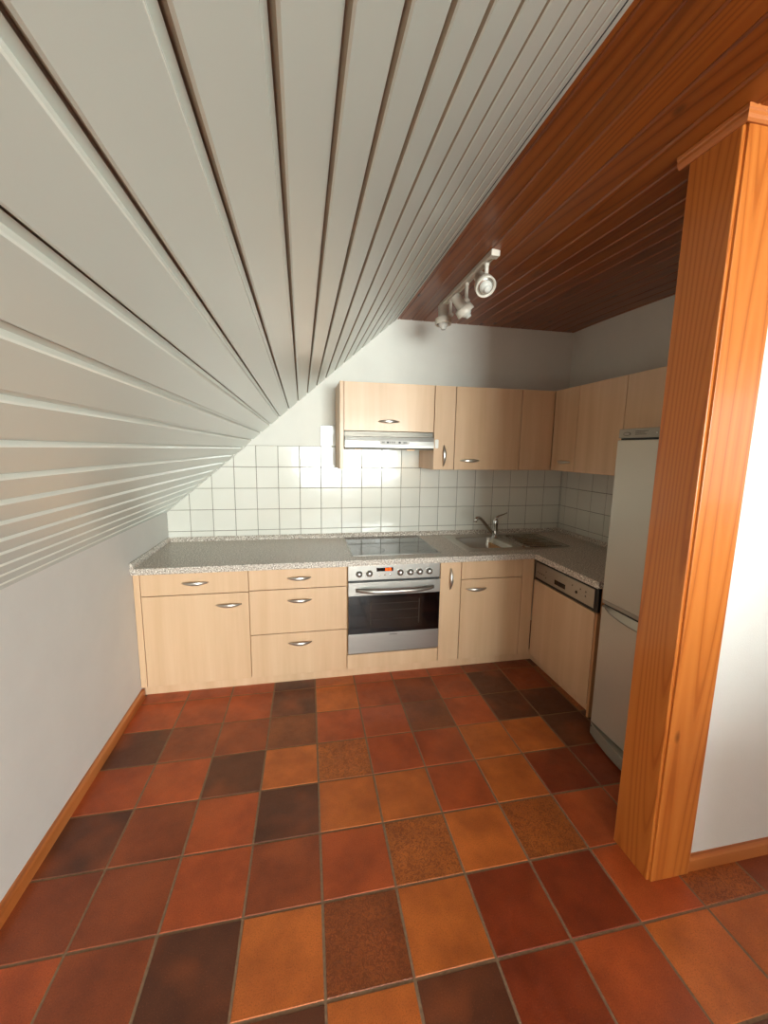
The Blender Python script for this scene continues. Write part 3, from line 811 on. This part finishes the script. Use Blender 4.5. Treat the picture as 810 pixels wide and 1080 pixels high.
for k in range(1):
    c = [bm.verts.new((FX0+.0028, -1.428+.021*math.cos(a), 1.530+.0085*math.sin(a))) for a in [2*PI*i/24 for i in range(24)]]
    c2 = [bm.verts.new((FX0+.0045, v.co.y, v.co.z)) for v in c]
    bm.faces.new(c); bridge(bm, c, c2, False)
bd = obj('badge', bm, simple('badge_dark', (96, 90, 82), .35, .4), tp)
bm = bmesh.new()
c = [bm.verts.new((FX0+.0022, -1.428+.017*math.cos(a), 1.530+.0055*math.sin(a))) for a in [2*PI*i/24 for i in range(24)]]
c2 = [bm.verts.new((FX0+.0028, v.co.y, v.co.z)) for v in c]; bm.faces.new(c); bridge(bm, c, c2, False)
obj('badge_face', bm, simple('badge_light', (150, 145, 138), .3, .5), bd)
bm = bmesh.new()
for r_, (z, segs) in enumerate(((1.5395, 9), (1.5325, 7), (1.5255, 8))):
    y = -1.476
    for s in range(segs): w = (.006, .004, .007, .005)[(s+r_) % 4]; box(bm, FX0+.0034, FX0+.0042, y-w, y, z, z+.0028); y -= w+.0022
obj('printed_text', bm, simple('grey_print', (70, 66, 62), .5), tp)
obj('indicator_light', disc((FX0+.0042, -1.590, 1.531), (-1, 0, 0), .0035, .002, 12), simple('white_plastic', (232, 228, 220), .4), tp)
bm = bmesh.new(); box(bm, FX0+.02, FX0+.056, FY0+.006, FY1-.006, .70, 1.512); obj('door_seal', bm, BLACKP, t)
ud = obj('upper_door', slab_front(.735, 1.503), FRIDGE, t, bevel=.003)
bm = slab_front(.715, .7345, x=FX0+.003, bulge=0); obj('lower_edge_trim', bm, FRIDGE2, ud, bevel=.002)
bm = bmesh.new(); box(bm, FX0+.02, FX0+.056, FY0+.006, FY1-.006, .03, .70); obj('door_seal', bm, BLACKP, t)
# lower door with scooped grip in its top edge
bm = bmesh.new(); n = 24; zt_, zb_ = .702, .082
ys_ = [FY1-.012-(FY1-FY0-.024)*i/n for i in range(n+1)]
def scoop(y):
    u = (FY1-.035-y)/.42
    if u <= 0 or u >= 1: return 0
    return .030*min(1, math.sin(PI*u)**.55*1.05)
front_top = [bm.verts.new((FX0, y, zt_-.004-scoop(y))) for y in ys_]
front_bot = [bm.verts.new((FX0, y, zb_)) for y in ys_]
ins_top = [bm.verts.new((FX0+.022, y, zt_)) for y in ys_]
back_top = [bm.verts.new((FX0+.052, y, zt_)) for y in ys_]; back_bot = [bm.verts.new((FX0+.052, y, zb_)) for y in ys_]
for i in range(n):
    bm.faces.new((front_bot[i], front_bot[i+1], front_top[i+1], front_top[i])); bm.faces.new((front_top[i], front_top[i+1], ins_top[i+1], ins_top[i]))
    bm.faces.new((ins_top[i], ins_top[i+1], back_top[i+1], back_top[i])); bm.faces.new((back_bot[i], back_bot[i+1], front_bot[i+1], front_bot[i])); bm.faces.new((back_top[i], back_top[i+1], back_bot[i+1], back_bot[i]))
for s, y in ((0, FY1), (-1, FY0)):   # rounded sides
    e = [front_bot[s], front_top[s], ins_top[s], back_top[s], back_bot[s]]
    q = [bm.verts.new((FX0+.012, y, zb_)), bm.verts.new((FX0+.012, y, zt_-.004)), bm.verts.new((FX0+.022, y, zt_)), bm.verts.new((FX0+.052, y, zt_)), bm.verts.new((FX0+.052, y, zb_))]
    bridge(bm, e, q, False); bm.faces.new(q)
ld = obj('lower_door', bm, FRIDGE, t)
bm = bmesh.new()   # grip lip following the scoop
pts = [(FX0-.0015, y, zt_-.006-scoop(y)) for y in ys_[1:-4]]
loft(bm, pts, .0028, 8); obj('grip_lip', bm, FRIDGE2, ld)
bm = slab_front(.010, .072, x=FX0+.003, bulge=.034); kpn = obj('kick_plate', bm, FRIDGE2, t, bevel=.003)
obj('screw', disc((FX0+.003, FY1-.016, .056), (-1, 0, 0), .004, .002, 10), BLACKP, kpn)

# ------------------------------------------------------------------ wooden post
t = thing('wooden_post', 'floor-to-ceiling varnished pine clad post at the end of the white partition wall', 'post', (2.14, -1.99, 0))
PX0, PX1, PY0, PY1 = 2.060, 2.223, -2.073, -1.912
def plank(name, x0, x1, y0, y1, z0, z1, parent, m=PINE, brd=(.2, .3, .4, 1), tint=(1, 1, 1, 1), bev=.002):
    b = Boards(); box(b.bm, x0, x1, y0, y1, z0, z1); b.mark(0, tint, brd); o = obj(name, b.bm, m, parent, bevel=bev); b.done(o); return o
plank('front_board', PX0+.010, PX1, PY0, PY0+.0195, 0, 2.30, t, brd=(.62, .15, .8, 1))
plank('side_board', PX0, PX0+.018, PY0+.008, PY1, 0, 2.30, t, brd=(.1, .9, .35, 1), bev=.0035)
plank('core', PX0+.018, 2.20, PY0+.0195, PY1-.001, .001, 2.30, t, brd=(.5, .5, .5, 1))
# crown moulding round the top: front run and side run
def mould(pf, p, q, nrm, m):
    b = Boards(); p, q, nrm = Vector(p), Vector(q), Vector(nrm)
    d = (q-p).normalized()
    a = [b.bm.verts.new(p + nrm*o_ + Vector((0, 0, z)) - d*o_) for o_, z in pf]; c = [b.bm.verts.new(q + nrm*o_ + Vector((0, 0, z))) for o_, z in pf]
    b.bm.faces.new(a); b.bm.faces.new(c[::-1]); bridge(b.bm, a, c, False); b.mark(0, (1, 1, 1, 1), (.4, .2, .6, 1))
    return b
pf = [(0, 0), (.005, 0), (.010, .005), (.013, .012), (.013, .020), (.016, .024), (.017, .032), (0, .032)]
MZ = CL-.060-.030
b = mould(pf, (PX0, PY0, MZ), (XR, PY0, MZ), (0, -1, 0), PINEX); m1 = obj('crown_moulding', b.bm, PINEX, t); b.done(m1)
b = mould(pf, (PX0, PY0, MZ), (PX0, PY1+.03, MZ), (-1, 0, 0), PINEY); m1 = obj('crown_moulding', b.bm, PINEY, t); b.done(m1)

# ------------------------------------------------------------------ ceiling spotlight track
t = thing('track_light', 'white three-spot track light fixed to the pine ceiling', 'track light', (1.83, -.74, CL))
bm = bmesh.new()
RY0, RY1, RX, RW = -1.115, -.375, 1.831, .019
pf = [(-RW, 0), (-RW, -.018), (-RW+.005, -.024), (-.006, -.024), (-.006, -.018), (.006, -.018), (.006, -.024), (RW-.005, -.024), (RW, -.018), (RW, 0)]
pa = [bm.verts.new((RX+x, RY0+.02, CL+z)) for x, z in pf]; pb = [bm.verts.new((RX+x, RY1, CL+z)) for x, z in pf]
bm.faces.new(pa); bm.faces.new(pb[::-1]); bridge(bm, pa, pb, False)
tr = obj('track', bm, LAMPW, t)
bm = bmesh.new(); box(bm, RX-RW-.003, RX+RW+.003, RY0-.012, RY0+.028, CL-.030, CL); obj('end_cap', bm, LAMPW, tr, bevel=.004)
bm = bmesh.new(); box(bm, RX-RW-.001, RX+RW+.001, RY1-.006, RY1+.006, CL-.026, CL); obj('end_cap', bm, LAMPW, tr, bevel=.003)
BULB = simple('frosted_lamp_glass', (214, 212, 204), .18, 0, .5, .5)
SILV = simple('lamp_reflector', (190, 186, 178), .22, .8)
def spot(label, y, ctr, d, L=.115, back=.055):
    sp = obj_spot = bpy.data.objects.new('spotlight', None); COL.objects.link(sp); sp.parent = t
    c = Vector(ctr); d = Vector(d).normalized()
    bm = bmesh.new()
    lathe(bm, (RX, y, CL-.022), (0, 0, -1), [(0, 0), (0, .012), (.012, .013), (.014, .0100), (.078, .0100), (.080, .0135), (.100, .0135), (.102, 0)], 16)
    obj('stem', bm, LAMPW, t)
    jb = Vector((RX, y, CL-.112))
    bm = bmesh.new()
    side = (jb - c); side = side - d*side.dot(d); side.normalize()
    loft(bm, [jb, c + side*.020], [(.009, .006), (.009, .006)], 12)
    loft(bm, [jb-Vector((.014, 0, 0)), jb+Vector((.018, 0, 0))], [.0075, .0075], 12)
    j = obj('hinge', bm, LAMPW, t)
    bm = bmesh.new()
    o = c - d*back
    lathe(bm, o, d, [(0, 0), (.0, .024), (.003, .0275), (.070, .0295), (.074, .042), (.078, .0480), (.110, .0505), (.114, .049), (.114, .044), (.090, .038), (.080, .020), (.080, 0)], 36)
    h = obj('lamp_head', bm, LAMPW, t)
    bm = bmesh.new()
    lathe(bm, o, d, [(.081, .018), (.090, .036), (.100, .041), (.106, .040), (.107, .030)], 32); obj('reflector_ring', bm, SILV, h)
    bm = bmesh.new()
    lathe(bm, o, d, [(.084, .020), (.100, .030), (.112, .031), (.122, .027), (.128, .020), (.130, .017), (.138, .0165), (.142, .013), (.1425, 0)], 32); obj('bulb', bm, BULB, h)
    bpy.data.objects.remove(sp)
spot('a', -1.03, (1.806, -1.045, 2.262), (.022, -.718, -.696))
spot('b', -.78, (1.796, -.783, 2.243), (.66, .03, -.75))
spot('c', -.53, (1.785, -.53, 2.262), (.04, -.06, -1))

# ------------------------------------------------------------------ light
w = bpy.data.worlds.new('World'); sc.world = w; w.use_nodes = True
nt = w.node_tree; bg = nt.nodes['Background']
sky = nt.nodes.new('ShaderNodeTexSky'); sky.sky_type = 'NISHITA'; sky.sun_disc = False; sky.sun_elevation = math.radians(40); sky.sun_rotation = math.radians(20)
nt.links.new(sky.outputs[0], bg.inputs[0]); bg.inputs[1].default_value = .35
L = bpy.data.lights.new('window_daylight', 'AREA'); L.shape = 'RECTANGLE'; L.size = WX1-WX0-.1; L.size_y = WZ1-WZ0-.1
L.energy = 660; L.color = (.91, 1, .975)
lo = bpy.data.objects.new('window_daylight', L); COL.objects.link(lo)
lo.location = ((WX0+WX1)/2, YR-.14, (WZ0+WZ1)/2); lo.rotation_euler = (math.radians(90), 0, 0)

L = bpy.data.lights.new('window_daylight_side', 'AREA'); L.shape = 'RECTANGLE'; L.size = RY_1-RY_0-.1; L.size_y = RZ1-RZ0-.1
L.energy = 14; L.color = (.91, 1, .985)
lo = bpy.data.objects.new('window_daylight_side', L); COL.objects.link(lo)
lo.location = (XR+.14, (RY_0+RY_1)/2, (RZ0+RZ1)/2); lo.rotation_euler = (math.radians(90), 0, math.radians(90))

# ------------------------------------------------------------------ camera
cam = bpy.data.cameras.new('camera'); cam.sensor_fit = 'HORIZONTAL'; cam.sensor_width = 36; cam.lens = 36*432.66/810; cam.clip_start = .02
co = bpy.data.objects.new('camera', cam); COL.objects.link(co); sc.camera = co
R = Vector((0.9806627, -0.19518033, 0.01432846)); U = Vector((0.01541368, 0.15001624, 0.98856337)); F = Vector((0.19509763, 0.96922638, -0.15012378))
co.matrix_world = Matrix(((R.x, U.x, -F.x, .9264), (R.y, U.y, -F.y, -3.0611), (R.z, U.z, -F.z, 1.4444), (0, 0, 0, 1)))

for o in bpy.data.objects:
    if '_o' in o: del o['_o']
sc.cycles.max_bounces = 16; sc.cycles.diffuse_bounces = 10
vs = sc.view_settings; vs.view_transform = 'Standard'; vs.look = 'None'; vs.gamma = 1; vs.exposure = 0.0; vs.use_curve_mapping = False
